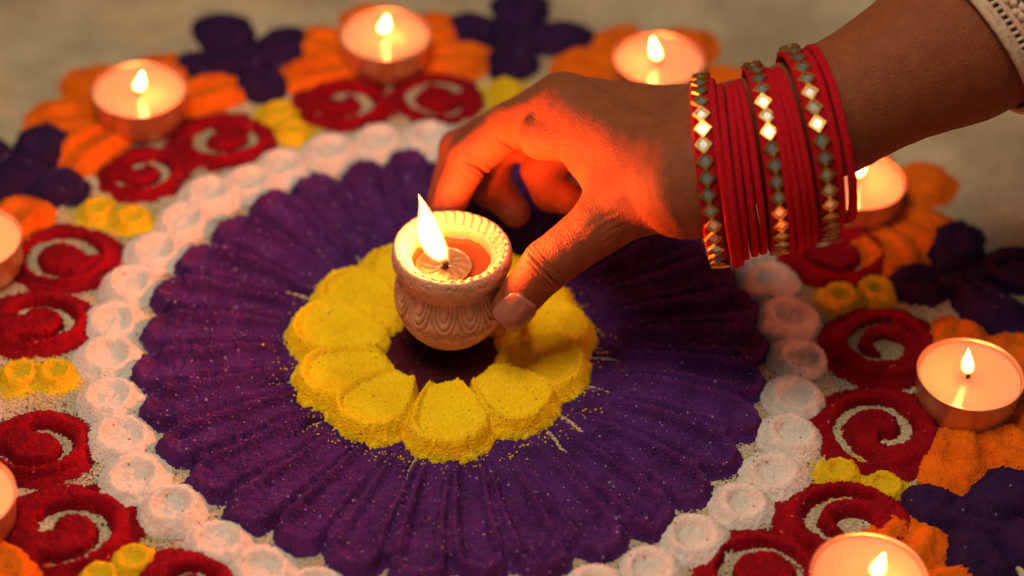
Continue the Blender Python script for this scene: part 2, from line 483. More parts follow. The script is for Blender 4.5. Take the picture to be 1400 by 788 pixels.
# ------------------------------------------------------------------ powder: ring of white mounds
MOUNDS = [174.8, 165.2, 155.5, 146.3, 138.2, 130.7, 123.2, 113.8, 104.7, 95.1, 85.8, 76.3, 66.9, 57.4, 47.8, 38.2, 28.7, 18.9, 8.9, -0.9, -10.7, -20.1, -29.4, -37.8,
          -48.4, -58.2, -67.6, -77, -101, -110.4, -119.7, -128.1, -138.9, -148.1, -157.3, -166.5, -176.7]
M_R = {146.0: 0, 138.2: 1.03, -148.1: 1.01, -29.4: 1.02, -20.1: 1.0, -10.7: .985, -48.4: .985}
def near_what(a):
    return a
MOUND_LABEL = {
    174.8: 'white ring mound between the lower red swirl at the left edge and the purple disc',
    165.2: 'white ring mound touching the upper of two red swirls at the left edge',
    155.5: 'white powder mound just below the pair of yellow dabs at upper left',
    146.3: 'white powder mound right beside the pair of yellow dabs at upper left',
    138.2: 'white powder mound touching the red swirl in front of the upper left candle',
    130.7: 'small white powder mound below the red swirl right of the upper left candle',
    123.2: 'white mound below and right of the second red swirl from the left',
    113.8: 'white powder mound below the two yellow dabs left of the back candle',
    104.7: 'blurred white powder mound in front of the left red swirl of the back candle',
    95.1: 'blurred white powder mound in front of the right red swirl of the back candle',
    85.8: 'white powder mound at the back, mostly hidden by the curled knuckles',
    18.9: 'white powder mound right under the lower ends of the red bangles',
    8.9: 'shaded white powder mound with a dark crater left of the yellow dabs near the bangles',
    -0.9: 'white powder mound left of the red swirl that has a ring and a speckled heart',
    -10.7: 'pale grey ring mound at far right, left of the gap between two swirls',
    -20.1: 'pale grey mound left of the lower red swirl beside the right hand candle',
    -29.4: 'pale grey mound left of the yellow dabs at lower right',
    -37.8: 'white powder mound at lower right, above the lowest pair of red swirls',
    -48.4: 'greyish white mound just left of the bottom red swirl pair at lower right',
    -58.2: 'greyish white mound near the bottom edge, second left of the lower right red swirls',
    -67.6: 'greyish white mound cut by the bottom edge right of centre',
    -110.4: 'white powder mound cut by the bottom edge left of centre',
    -119.7: 'white powder mound at lower left, right end of the whole mounds above the bottom edge',
    -128.1: 'white powder mound above the red swirl cut by the bottom edge at lower left',
    -138.9: 'white powder mound above the yellow dabs at the lower left',
    -148.1: 'white powder mound right of the lower red swirl with a speckled heart at left',
    -157.3: 'white powder mound right of the red swirl with a broad pale arc at left',
    -166.5: 'white powder mound right below the yellow dabs at the left edge',
    -176.7: 'white powder mound right above the yellow dabs at the left edge',
}
def mound(ang, rr, rad, seed):
    cx, cy = rr * math.cos(R(ang)), rr * math.sin(R(ang))
    ex, ey, rot = rng.uniform(.94, 1.08), rng.uniform(.94, 1.06), rng.uniform(0, 3.1)
    ox, oy = rng.normal(0, .005, 2)
    cr = rng.uniform(.048, .058); dp = rng.uniform(.018, .028); hh = rng.uniform(.033, .043)
    def h(X, Y):
        dx, dy = X - cx, Y - cy
        u = (dx * math.cos(rot) + dy * math.sin(rot)) / ex; v = (-dx * math.sin(rot) + dy * math.cos(rot)) / ey
        r = np.hypot(u, v) * (1 + .02 * vnoise(X, Y, .09, seed)) + .0012 * vnoise(X, Y, .017, seed + 1) + .003 * vnoise(X, Y, .006, seed + 2)
        rc = np.hypot(u - ox, v - oy) * (1 + .05 * vnoise(X, Y, .04, seed + 3))
        out = hh * (1 - sstep(.050, rad + .012, r))
        cut = dp * (1 - sstep(cr * .66, cr * 1.16, rc))
        lip = .004 * np.exp(-((rc - cr * .75) / .006) ** 2)
        hgt = out - cut + .0016 * vnoise(X, Y, .03, seed + 4)
        return np.where(r > rad, (rad - r) * .8, np.maximum(hgt, .006))
    b = rad * 1.3
    o = heap('powder_mound', WHITE, h, (cx - b, cx + b, cy - b, cy + b), None, res=.0062, grain=.0022, offset=(cx, cy), spill=1, spill_n=60)
    o.location = (cx, cy, .0006 * (seed % 5))
    return o
for i, a in enumerate(MOUNDS):
    rr = M_R.get(a, 1.0) or 1.0
    if 30 < a < 84: continue                       # hidden by the hand and arm
    if a in (-77, -101): continue                  # below the frame
    o = mound(a, rr + rng.normal(0, .004), rng.uniform(.090, .103), 100 + i * 7)
    tag(o, MOUND_LABEL.get(a) or 'white powder mound in the ring', 'powder mound', 'white powder mounds in a ring round the purple disc')

# ------------------------------------------------------------------ powder: red swirls
# (angle, radius, size x, size y, arc from deg, arc to deg, start radius, end radius, blob, label)
SWIRLS = [
    (140.9, 1.270, .122, .118, 170, -150, .22, .62, 0, 'red powder swirl just in front of the upper left candle'),
    (127.8, 1.233, .150, .125, 110, 400, .34, .56, 0, 'red powder swirl with an open C shaped bare arc right of the upper left candle'),
    (107.3, 1.243, .142, .125, 170, -150, .18, .62, 0, 'red powder swirl left of the two in front of the back candle'),
    (93.2, 1.225, .128, .122, 20, 330, .50, .62, 0, 'red powder swirl right of the two in front of the back candle, beside the knuckles'),
    (70, 1.24, .13, .12, 170, -150, .2, .6, 0, 'red powder swirl mostly hidden behind the back of the hand'),
    (20.6, 1.250, .150, .135, 150, -150, .42, .50, 0, 'red powder swirl with a round bare ring right under the last bangles'),
    (1.8, 1.251, .155, .150, 30, -330, .20, .58, .20, 'red powder swirl with thin bare ring and speckled heart left of the right candle'),
    (-14.6, 1.244, .172, .160, -100, 250, .22, .66, 0, 'red powder swirl with ragged bare crescent below left of the right candle'),
    (-32.5, 1.262, .172, .150, 40, -310, .16, .58, .20, 'red powder swirl behind the candle at the bottom right edge'),
    (-46.5, 1.185, .150, .140, 200, -40, .52, .58, 0, 'red powder swirl left of the bottom right candle, cut by the bottom edge'),
    (162.2, 1.240, .150, .132, 10, 285, .46, .58, 0, 'upper of the two red powder swirls beside the candle cut by the left edge'),
    (175.9, 1.225, .150, .120, 160, -110, .34, .62, 0, 'lower of the two red powder swirls below the candle cut by the left edge'),
    (-159.6, 1.220, .140, .125, 110, -165, .40, .56, 0, 'red powder swirl with a broad bare arc below the yellow dabs at the left edge'),
    (-144.2, 1.258, .172, .150, 195, -110, .22, .64, .0, 'red powder swirl with a bare hook at lower left, largest on that side'),
    (-126.6, 1.150, .130, .120, 170, -150, .2, .6, 0, 'red powder swirl cut by the bottom edge at lower left'),
]
def swirl(ang, rr, sx, sy, a0, a1, r0, r1, blob, label, seed):
    sx, sy = sx * 1.25, sy * 1.23
    cx, cy = rr * math.cos(R(ang)), rr * math.sin(R(ang))
    a0, a1 = R(a0), R(a1)
    far = cy > .35 and cx < .8
    def h(X, Y):
        dx, dy = (X - cx) / sx, (Y - cy) / sy
        r = np.hypot(dx, dy) * (1 + .05 * vnoise(X, Y, .11, seed)) + .016 * vnoise(X, Y, .03, seed + 1) + .022 * vnoise(X, Y, .007, seed + 2)
        th = np.arctan2(dy, dx)
        edge = sstep(-.02, .40, 1 - r)
        H = (.027 if far else .036) * edge + .003 * vnoise(X, Y, .04, seed + 3)
        groove = np.zeros_like(H)
        for turn in range(-2, 3):
            t = (th + 2 * math.pi * turn - a0) / (a1 - a0)
            rg = r0 + (r1 - r0) * t
            wid = (.125 if far else .104) * np.clip(1.25 - .45 * t, .5, 1.3)
            on = sstep(-.05, .04, t) * (1 - sstep(.94, 1.06, t))
            groove = np.maximum(groove, on * np.exp(-np.abs((r - rg) / wid) ** 3))
            # the finger's track goes on outward as a shallow valley
            on2 = sstep(.9, 1.0, t) * (1 - sstep(1.5, 2.0, t))
            rg2 = r1 + (r1 - r0) * .5 * (t - 1)
            groove = np.maximum(groove, .16 * on2 * np.exp(-((r - rg2 - .03) / .10) ** 2))
        H = H - (.050 if far else .060) * groove - .008 * np.exp(-((r - .80) / .05) ** 2)
        if blob:
            H = H - .085 * np.exp(-(np.hypot(dx - .06, dy) / blob) ** 4)
        H = H + .010 * np.exp(-((r - .70) / .07) ** 2)
        bare = np.maximum(groove, 0)
        H = H + bare * .016 * vnoise(X, Y, .010, seed + 5)
        return np.where(r > 1, (1 - r) * .1, H)
    b = max(sx, sy) * 1.18
    o = heap('powder_swirl', RED, h, (cx - b, cx + b, cy - b, cy + b), None, res=.006, grain=.0022, offset=(cx, cy), spill=3, spill_n=170)
    o.location = (cx, cy, .0012)
    tag(o, label, 'powder swirl', 'red powder swirls round the ring')
for i, s in enumerate(SWIRLS):
    swirl(*s, 400 + i * 9)

# ------------------------------------------------------------------ powder: yellow dabs
DABS = [
    (117.6, 1.264, 'outer of the two yellow dabs between the upper left and back candles'),
    (117.5, 1.153, 'inner of the two yellow dabs between the upper left and back candles'),
    (151.4, 1.262, 'outer of the two yellow dabs below the upper left candle'),
    (150.5, 1.145, 'inner of the two yellow dabs below the upper left candle'),
    (-173.5, 1.242, 'left of the two yellow dabs at the middle of the left edge'),
    (-173.2, 1.140, 'right of the two yellow dabs at the middle of the left edge'),
    (-134.8, 1.183, 'yellow dab with a crater at the lower left, above the other at the edge'),
    (-135.2, 1.285, 'yellow dab cut by the bottom edge at lower left'),
    (82.9, 1.275, 'blurred yellow dab behind the knuckles, the farther of two'),
    (82.0, 1.185, 'blurred yellow dab right behind the knuckles, the nearer of two'),
    (12.5, 1.181, 'left of the two orange yellow dabs with craters under the bangles'),
    (12.7, 1.298, 'right of the two orange yellow dabs with craters under the bangles'),
    (-24.6, 1.172, 'left of the two flat lemon dabs at lower right'),
    (-24.5, 1.297, 'right of the two flat lemon dabs at lower right'),
]
def dab(ang, rr, label, seed):
    cx, cy = rr * math.cos(R(ang)), rr * math.sin(R(ang))
    rad = rng.uniform(.064, .072)
    def h(X, Y):
        r = np.hypot(X - cx, Y - cy) * (1 + .05 * vnoise(X, Y, .07, seed)) + .002 * vnoise(X, Y, .014, seed + 1) + .003 * vnoise(X, Y, .006, seed + 2)
        out = .036 * (1 - sstep(.036, rad, r)) - .018 * (1 - sstep(.022, .040, r)) + .002 * vnoise(X, Y, .015, seed + 3)
        thin = .0010 + .0050 * vnoise(X, Y, .006, seed + 4) - .12 * np.clip(r - rad - .004, 0, 1)
        return np.where(r > rad, thin, np.maximum(out, .005))
    b = rad * 1.8
    o = heap('powder_dab', LEMON, h, (cx - b, cx + b, cy - b, cy + b), None, res=.006, grain=.002, offset=(cx, cy), spill=2, spill_n=110)
    o.location = (cx, cy, .0004 * (seed % 3))
    tag(o, label, 'powder dab', 'yellow powder dabs in pairs between the red swirls')
for i, d in enumerate(DABS):
    dab(*d, 600 + i * 6)

# ------------------------------------------------------------------ powder: orange fans and purple sprigs
def lobes_thing(name, mat, lobes, label, cat, group, seed, slot, hmax=.044):
    """lobes: (cx, cy, direction, half length, half width)"""
    bx = [c[0] for c in lobes]; by = [c[1] for c in lobes]
    box = (min(bx) - .25, max(bx) + .25, min(by) - .25, max(by) + .25)
    loc = (sum(bx) / len(bx), sum(by) / len(by))
    root = empty(name, (*loc, .0008 * (seed % 4)))
    tag(root, label, cat, group)
    def stack(X, Y):
        hs = []
        for i, (cx, cy, a, L, w) in enumerate(lobes):
            dx, dy = X - cx, Y - cy
            al = dx * math.cos(a) + dy * math.sin(a); pe = -dx * math.sin(a) + dy * math.cos(a)
            ww = w * (1 + .28 * np.clip(al / L, -1, 1))
            q = np.hypot(al / L, pe / ww) + .05 * vnoise(X, Y, .05, seed + i) + .035 * vnoise(X, Y, .013, seed + i + 20)
            hh = hmax * (1 + .05 * (i % 3)) * sstep(-.02, .60, 1 - q)
            gr = .014 * np.exp(-(pe / (w * .28)) ** 2) * sstep(-1.1, -.2, al / L) * (1 - sstep(.45, .85, q))
            rip = .004 * np.sin(pe / w * 7 + i) * (1 - sstep(.6, 1, q))
            hs.append(np.where(q < 1, hh - gr + rip + .003 * vnoise(X, Y, .02, seed + 40), (1 - q) * .06))
        return np.stack(hs)
    heap('petal', mat, lambda X, Y: stack(X, Y).max(0), box, root, res=.0078, grain=.002,
         owner=lambda X, Y: stack(X, Y).argmax(0), offset=loc, spill=slot, spill_n=180)
    return root

TEA = [
    (99.8, 1.441, 'lit tea light at the top of the picture, left of centre', 0.012, .052),
    (133.4, 1.493, 'lit tea light at the upper left beside orange petals', .018, .062),
    (63.1, 1.463, 'lit tea light right behind the back of the hand', -.02, .075),
    (28.65, 1.417, 'tea light half hidden behind the last bangles, below the forearm', .02, .085),
    (-7.7, 1.470, 'lit tea light nearest the right edge with its dark wick in view', -.012, .085),
    (-41.8, 1.440, 'lit tea light cut off by the bottom edge at lower right', .012, .07),
    (-77, 1.460, 'tea light just below the bottom edge of the picture, right of centre', .01, .08),
    (-114, 1.460, 'tea light just below the bottom edge of the picture, left of centre', -.01, .08),
    (208.9, 1.480, 'tea light cut off by the left edge at lower left', .0, .10),
    (167.1, 1.475, 'tea light cut off by the left edge at upper left', .0, .10),
]
FANLAB = ['round the back candle', 'round the upper left candle', 'round the candle behind the hand', 'beside the candle under the forearm',
          'round the candle nearest the right edge', 'round the candle at the bottom right', '', '', 'at the lower left corner', 'above the candle cut by the left edge']
for i, (a, rr, lab, ln, fh) in enumerate(TEA):
    ar = R(a)
    cx, cy = rr * math.cos(ar), rr * math.sin(ar)
    lobes = []
    for da in (-96, -55, 0, 52, 95):
        d = ar + R(da + rng.uniform(-5, 5))
        dist = .205 + rng.uniform(-.01, .02)
        lobes.append((cx + dist * math.cos(d), cy + dist * math.sin(d), d, .168, rng.uniform(.108, .122)))
    if not FANLAB[i]: continue
    lobes_thing('powder_fan', ORANGE, lobes, 'orange powder petal fan ' + FANLAB[i], 'powder fan', 'orange powder fans behind the candles', 700 + i * 31, 4)

SPRIGS = [
    (117, 'dark purple powder sprig at the top, between the upper left and back candles'),
    (83, 'dark purple powder sprig at the top centre, right of the back candle'),
    (150, 'dark purple powder sprig at the left edge, below the upper left candle'),
    (13, 'dark purple powder sprig at the right edge, right of the bangles'),
    (-25, 'dark purple powder sprig at the lower right corner'),
]
for i, (a, lab) in enumerate(SPRIGS):
    ar = R(a)
    er, et = Vector((math.cos(ar), math.sin(ar))), Vector((-math.sin(ar), math.cos(ar)))
    L = []
    for (t, r, da, ln, w) in ((0, 1.428, 0, .105, .100), (.135, 1.60, 62, .15, .098), (-.135, 1.60, -62, .15, .098), (0, 1.74, 0, .16, .105), (0, 1.56, 0, .13, .085)):
        q = er * r + et * t
        L.append((q.x, q.y, ar + R(da + rng.uniform(-4, 4)), ln, w))
    lobes_thing('powder_sprig', PLUM, L, lab, 'powder sprig', 'dark purple powder sprigs between the candles', 1000 + i * 37, 5, hmax=.046)

# ------------------------------------------------------------------ lathe
def lathe(name, prof, mat, parent=None, n=64, closed_top=False, closed_bottom=False):
    V, F = [], []
    m = len(prof)
    for r, z in prof:
        for k in range(n):
            a = 2 * math.pi * k / n
            V.append((r * math.cos(a), r * math.sin(a), z))
    for j in range(m - 1):
        for k in range(n):
            k2 = (k + 1) % n
            F.append((j * n + k, j * n + k2, (j + 1) * n + k2, (j + 1) * n + k))
    if closed_bottom: F.append(tuple(reversed(range(n))))
    if closed_top: F.append(tuple((m - 1) * n + k for k in range(n)))
    return link_mesh(name, V, F, mat, parent)

def flame_mesh(name, mat, parent, hgt, w, lean, curl=0.0, n=24, m=26, flat=1.0, lean_y=0.0):
    V, F = [(0, 0, 0)], []
    for j in range(1, m):
        t = j / m
        r = w * .5 * (math.sin(math.pi * min(1, t ** .72)) ** .85) * (1 - .35 * t) * 1.22
        cxx = lean * t ** 1.3 + curl * math.sin(t * math.pi * 1.0) * (1 - t)
        cyy = lean_y * t ** 1.3
        for k in range(n):
            a = 2 * math.pi * k / n
            V.append((cxx + r * math.cos(a), cyy + r * math.sin(a) * flat, hgt * t))
    V.append((lean, lean_y, hgt))
    for k in range(n):
        F.append((0, 1 + (k + 1) % n, 1 + k))
        F.append((len(V) - 1, 1 + (m - 2) * n + k, 1 + (m - 2) * n + (k + 1) % n))
    for j in range(m - 2):
        for k in range(n):
            F.append((1 + j * n + k, 1 + j * n + (k + 1) % n, 1 + (j + 1) * n + (k + 1) % n, 1 + (j + 1) * n + k))
    return link_mesh(name, V, F, mat, parent)

# ------------------------------------------------------------------ tea lights
def tube(pts, radii, n=10):
    V, F = [], []
    pts = [Vector(p) for p in pts]
    for i, p in enumerate(pts):
        d = (pts[min(i + 1, len(pts) - 1)] - pts[max(i - 1, 0)]).normalized()
        a = d.cross(Vector((0, 1, .31))).normalized(); b = d.cross(a)
        for k in range(n):
            t = 2 * math.pi * k / n
            V.append(p + (a * math.cos(t) + b * math.sin(t)) * radii[i])
    for i in range(len(pts) - 1):
        for k in range(n):
            F.append((i * n + k, i * n + (k + 1) % n, (i + 1) * n + (k + 1) % n, (i + 1) * n + k))
    F.append(tuple(reversed(range(n)))); F.append(tuple((len(pts) - 1) * n + k for k in range(n)))
    return V, F

def tea_light(a, rr, label, lean, fh, i):
    cx, cy = rr * math.cos(R(a)), rr * math.sin(R(a))
    t = empty('tea_light', (cx, cy, .012))
    tag(t, label, 'candle', 'tea lights round the powder pattern')
    lathe('cup', [(.0, .004), (.136, .004), (.141, .008), (.1440, .05), (.1475, .100), (.1505, .1075), (.1530, .1090), (.1530, .1110), (.1505, .1120), (.1475, .1105), (.1455, .100), (.144, .07)], CUP, t, 72)
    prof = [(.1452, .092), (.1435, .0995), (.138, .0965), (.125, .0945), (.09, .0935), (.04, .0945), (.012, .0985), (.004, .100)]
    lathe('wax', prof, WAX, t, 72, closed_top=True)
    v, f = tube([(0, 0, .097), (.002, .001, .112), (-.002 + lean * .3, .0, .126), (lean * .6 - .004, .001, .134)], [.0055, .0052, .0048, .003])
    link_mesh('wick', v, f, WICK, t)
    fl = flame_mesh('flame', FLAME_SMALL, t, fh + .022, rng.uniform(.046, .056), lean, 0, lean_y=.0)
    fl.location = (lean * .3, 0, .106)
    wx, wy = rng.uniform(-.012, .012, 2)
    for o in list(t.children):
        if o.name.startswith(('wick', 'flame')): o.location.x += wx; o.location.y += wy
    return t
teas = []
for i, (a, rr, lab, ln, fh) in enumerate(TEA):
    teas.append(tea_light(a, rr, lab, ln, fh, i))

# ------------------------------------------------------------------ clay oil lamp
LX, LY, LZ = -0.012, 0.030, 0.066
lamp = empty('oil_lamp', (LX, LY, LZ))
tag(lamp, 'carved terracotta oil lamp held over the yellow flower by finger and thumb', 'oil lamp')
def lamp_body():
    prof = [(0, 0), (.092, 0), (.103, .004), (.116, .016), (.135, .040), (.150, .068), (.161, .098), (.1655, .125), (.1650, .148), (.160, .172), (.153, .193), (.1475, .211), (.146, .226),
            (.149, .238), (.158, .245), (.1655, .249), (.1690, .256), (.1697, .266), (.1690, .282), (.1675, .292), (.1655, .299), (.162, .304), (.157, .3055), (.151, .3045), (.1455, .301),
            (.140, .297), (.134, .292), (.128, .286), (.122, .281), (.1175, .279), (.1150, .276), (.1135, .268), (.1130, .250), (.112, .236), (.0, .230)]
    P = np.array(prof)
    s = np.concatenate([[0], np.cumsum(np.hypot(*np.diff(P, axis=0).T))])
    # smooth by chord resampling with a small blur
    ts = np.concatenate([np.linspace(0, s[-2], 230), [s[-1]]])
    pr = np.interp(ts, s, P[:, 0]); pz = np.interp(ts, s, P[:, 1])
    for _ in range(3):
        pr[1:-1] = pr[1:-1] * .5 + .25 * (pr[:-2] + pr[2:]); pz[1:-1] = pz[1:-1] * .5 + .25 * (pz[:-2] + pz[2:])
    n = 432
    A = np.arange(n) / n * 2 * math.pi
    Rr = np.repeat(pr[:, None], n, 1); Z = np.repeat(pz[:, None], n, 1); Aa = np.repeat(A[None], len(pr), 0)
    idx = np.arange(len(pr))
    top_i = int(np.argmax(pz))
    outer = (idx < top_i)[:, None] * np.ones_like(Rr)
    inner = 1 - outer
    # flutes on the sloping rim
    NF = 34
    fz = sstep(.124, .130, Rr) * (1 - sstep(.150, .156, Rr)) * inner * (Z > .27)
    beadu = (Aa * NF / (2 * math.pi)) % 1 - .5
    radial = (Rr - .140) / .0145
    bead = np.clip(1 - (np.abs(beadu) / .46) ** 2.2 - np.clip(np.abs(radial), 0, 2) ** 4 * .5, 0, 1)
    dz = fz * (bead * .0150 - .0090)
    # lotus petals carved on the neck, chevrons on the belly
    NPet = 13
    pu = (Aa * NPet / (2 * math.pi)) % 1 - .5
    top, tipz = .204, .106
    v = np.clip((top - Z) / (top - tipz), 0, 2)
    S = np.sqrt((np.abs(pu) / .49) ** 2 + np.where(v > 0, v, 0) ** 2.4 * .98 + .25 * np.abs(pu) * v)
    groove = np.zeros_like(S)
    for lev, wd, dp in ((1.0, .075, 1.0), (.70, .065, .85), (.40, .06, .75)):
        groove = np.maximum(groove, dp * np.exp(-((S - lev) / wd) ** 2))
    groove *= (Z < .209) * (v < 1.12) * outer * (Z > .09)
    pu2 = (Aa * NPet / (2 * math.pi) + .5) % 1 - .5
    for zc, amp, ww in ((.118, .020, .34), (.103, .020, .26)):
        line = Z - (zc - amp * np.abs(pu2) / .3)
        groove = np.maximum(groove, .8 * np.exp(-(line / .0035) ** 2) * (np.abs(pu2) < ww) * outer)
    for zc in (.070, .052):
        dash = (np.abs(((Aa * NPet / (2 * math.pi) + (.5 if zc < .06 else 0)) % 1) - .5) < .30)
        groove = np.maximum(groove, .7 * np.exp(-((Z - zc) / .0032) ** 2) * dash * outer)
    dr = -.0090 * groove
    # hand-made unevenness
    dr = dr + .0013 * np.sin(3 * Aa + 1) * outer + .0010 * vnoise(Aa * .17, Z, .02, 3) + .0006 * vnoise(Aa * .17, Z, .006, 4)
    chip = np.clip(vnoise(Aa * .17, Z, .014, 9) - .55, 0, 1) * .006 * ((Z > .232) & (Z < .305)) * outer
    dr = dr - chip
    Rf = np.maximum(Rr + dr * (Rr > .02), 0)
    V = np.stack([Rf * np.cos(Aa), Rf * np.sin(Aa), Z + dz], -1).reshape(-1, 3)
    m = len(pr)
    I = np.arange(m * n).reshape(m, n)
    F = np.stack([I[:-1], np.roll(I, -1, 1)[:-1], np.roll(I, -1, 1)[1:], I[1:]], -1).reshape(-1, 4)
    return link_mesh('body', V, F, CLAY, lamp)
lamp_body()
lathe('oil', [(.1142, .250), (.1125, .2465), (.108, .2455), (.05, .2452), (.002, .2452)], OIL, lamp, 72, closed_top=True)
# crumpled foil disc that carries the wick
nr, na = 14, 64
V, F = [], []
for j in range(nr + 1):
    for k in range(na):
        a = 2 * math.pi * k / na; r = .079 * j / nr
        crk = .0014 * math.sin(5 * a + 9 * r / .08) * math.sin(7 * a) + .0006 * random.uniform(-1, 1)
        V.append((r * math.cos(a), r * math.sin(a), .004 + crk + .003 * (j == nr) - .012 * max(0, j / nr - .9)))
for j in range(nr):
    for k in range(na):
        F.append((j * na + k, j * na + (k + 1) % na, (j + 1) * na + (k + 1) % na, (j + 1) * na + k))
fo = link_mesh('foil_disc', V, F, FOIL, lamp)
fo.location = (-.022, -.022, .249)
v, f = tube([(0, 0, 0), (.001, 0, .014), (-.006, .001, .026), (-.016, .002, .033)], [.008, .0085, .008, .005], 12)
wk = link_mesh('wick', v, f, WICK, lamp)
wk.location = (-.016, -.030, .253)
fl = flame_mesh('flame', FLAME_BIG, lamp, .262, .080, -.080, -.034, n=32, m=36)
fl.location = (-.014, -.030, .258)

# ------------------------------------------------------------------ the hand
HP = {
    't_cmc': (0.5219, 0.0052, 0.6000),
    't_mcp': (0.3990, -0.0273, 0.5100),
    't_ip': (0.2539, -0.0612, 0.3850),
    't_tip': (0.1572, -0.1057, 0.2650),
    'i_mcp': (0.3210, 0.2934, 0.6550),
    'i_pip': (0.1574, 0.4257, 0.5000),
    'i_dip': (0.0318, 0.3950, 0.3950),
    'i_tip': (-0.0443, 0.2623, 0.2620),
    'm_mcp': (0.3001, 0.4555, 0.5600),
    'm_pip': (0.1395, 0.5432, 0.4000),
    'm_dip': (0.0059, 0.5791, 0.2900),
    'm_tip': (-0.0401, 0.4565, 0.1900),
    'r_mcp': (0.3214, 0.5332, 0.4600),
    'r_pip': (0.1023, 0.5558, 0.3100),
    'r_dip': (0.1042, 0.4929, 0.2200),
    'r_tip': (0.1746, 0.4099, 0.1900),
    'p_mcp': (0.3658, 0.5088, 0.4200),
    'p_pip': (0.2543, 0.4641, 0.3100),
    'p_dip': (0.2843, 0.4356, 0.2500),
    'p_tip': (0.3414, 0.3900, 0.2600),
    'i_pulp': (0.2406, 0.2677, 0.5850),
    'i_pulp2': (0.2865, 0.2396, 0.6100),
    'w_rad': (0.6261, -0.0541, 0.6800),
    'w_uln': (0.6587, 0.2459, 0.6000),
    'web_a': (0.4561, 0.0534, 0.5600),
    'web_b': (0.3881, 0.1881, 0.6000),
    'f0': (0.7245, 0.1066, 0.6700),
    'f1': (1.0179, 0.1388, 0.7850),
    'f2': (1.3749, 0.3007, 0.9150),
    'f3': (1.7723, 0.4909, 1.0500),
}
HPv = {k: np.array(v) for k, v in HP.items()}
# chains: (start, end, radius a, radius b)
def capsule_list():
    h = HPv
    fingers = {
        'thumb': [('t_cmc', 't_mcp', .098, .082), ('t_mcp', 't_ip', .080, .070), ('t_ip', 't_tip', .069, .056)],
        'index': [('i_mcp', 'i_pip', .088, .070), ('i_pip', 'i_dip', .071, .059), ('i_dip', 'i_tip', .060, .047), ('i_pulp', 'i_pulp2', .070, .070)],
        'middle': [('m_mcp', 'm_pip', .088, .070), ('m_pip', 'm_dip', .070, .060), ('m_dip', 'm_tip', .060, .049)],
        'ring': [('r_mcp', 'r_pip', .082, .066), ('r_pip', 'r_dip', .068, .062), ('r_dip', 'r_tip', .062, .046)],
        'pinky': [('p_mcp', 'p_pip', .072, .058), ('p_pip', 'p_dip', .066, .060), ('p_dip', 'p_tip', .060, .050)],
    }
    palm = [('w_rad', 'i_mcp', .130, .088), ('w_uln', 'm_mcp', .132, .088), ('w_uln', 'r_mcp', .125, .084), ('w_uln', 'p_mcp', .115, .075),
            ('w_rad', 't_cmc', .120, .100), ('web_a', 'web_b', .085, .080), ('w_rad', 'web_a', .125, .090), ('web_b', 'i_mcp', .080, .080),
            ('w_rad', 'f0', .132, .150), ('w_uln', 'f0', .135, .150), ('f0', 'f1', .165, .168), ('f1', 'f2', .168, .222), ('f2', 'f3', .222, .262)]
    return fingers, palm
def sd_capsule(P, a, b, ra, rb):
    ab = b - a
    t = np.clip(((P - a) @ ab) / (ab @ ab + 1e-9), 0, 1)
    d = P - a - t[..., None] * ab
    return np.sqrt((d * d).sum(-1)) - (ra + (rb - ra) * t)
def smin(a, b, k):
    h = np.clip(.5 + .5 * (b - a) / k, 0, 1)
    return b * (1 - h) + a * h - k * h * (1 - h)
FING, PALM = capsule_list()
def hand_sdf(P):
    palm = None
    for a, b, ra, rb in PALM:
        d = sd_capsule(P, HPv[a], HPv[b], ra, rb)
        palm = d if palm is None else smin(palm, d, .055)
    fd = {}
    for name, ch in FING.items():
        f = None
        for a, b, ra, rb in ch:
            d = sd_capsule(P, HPv[a], HPv[b], ra, rb)
            f = d if f is None else smin(f, d, .016)
        fd[name] = f
    out = palm
    th = fd.pop('thumb')
    for name in ('index', 'middle', 'ring', 'pinky'):
        out = smin(out, fd[name], .022)
    out = smin(out, th, .045)
    return out
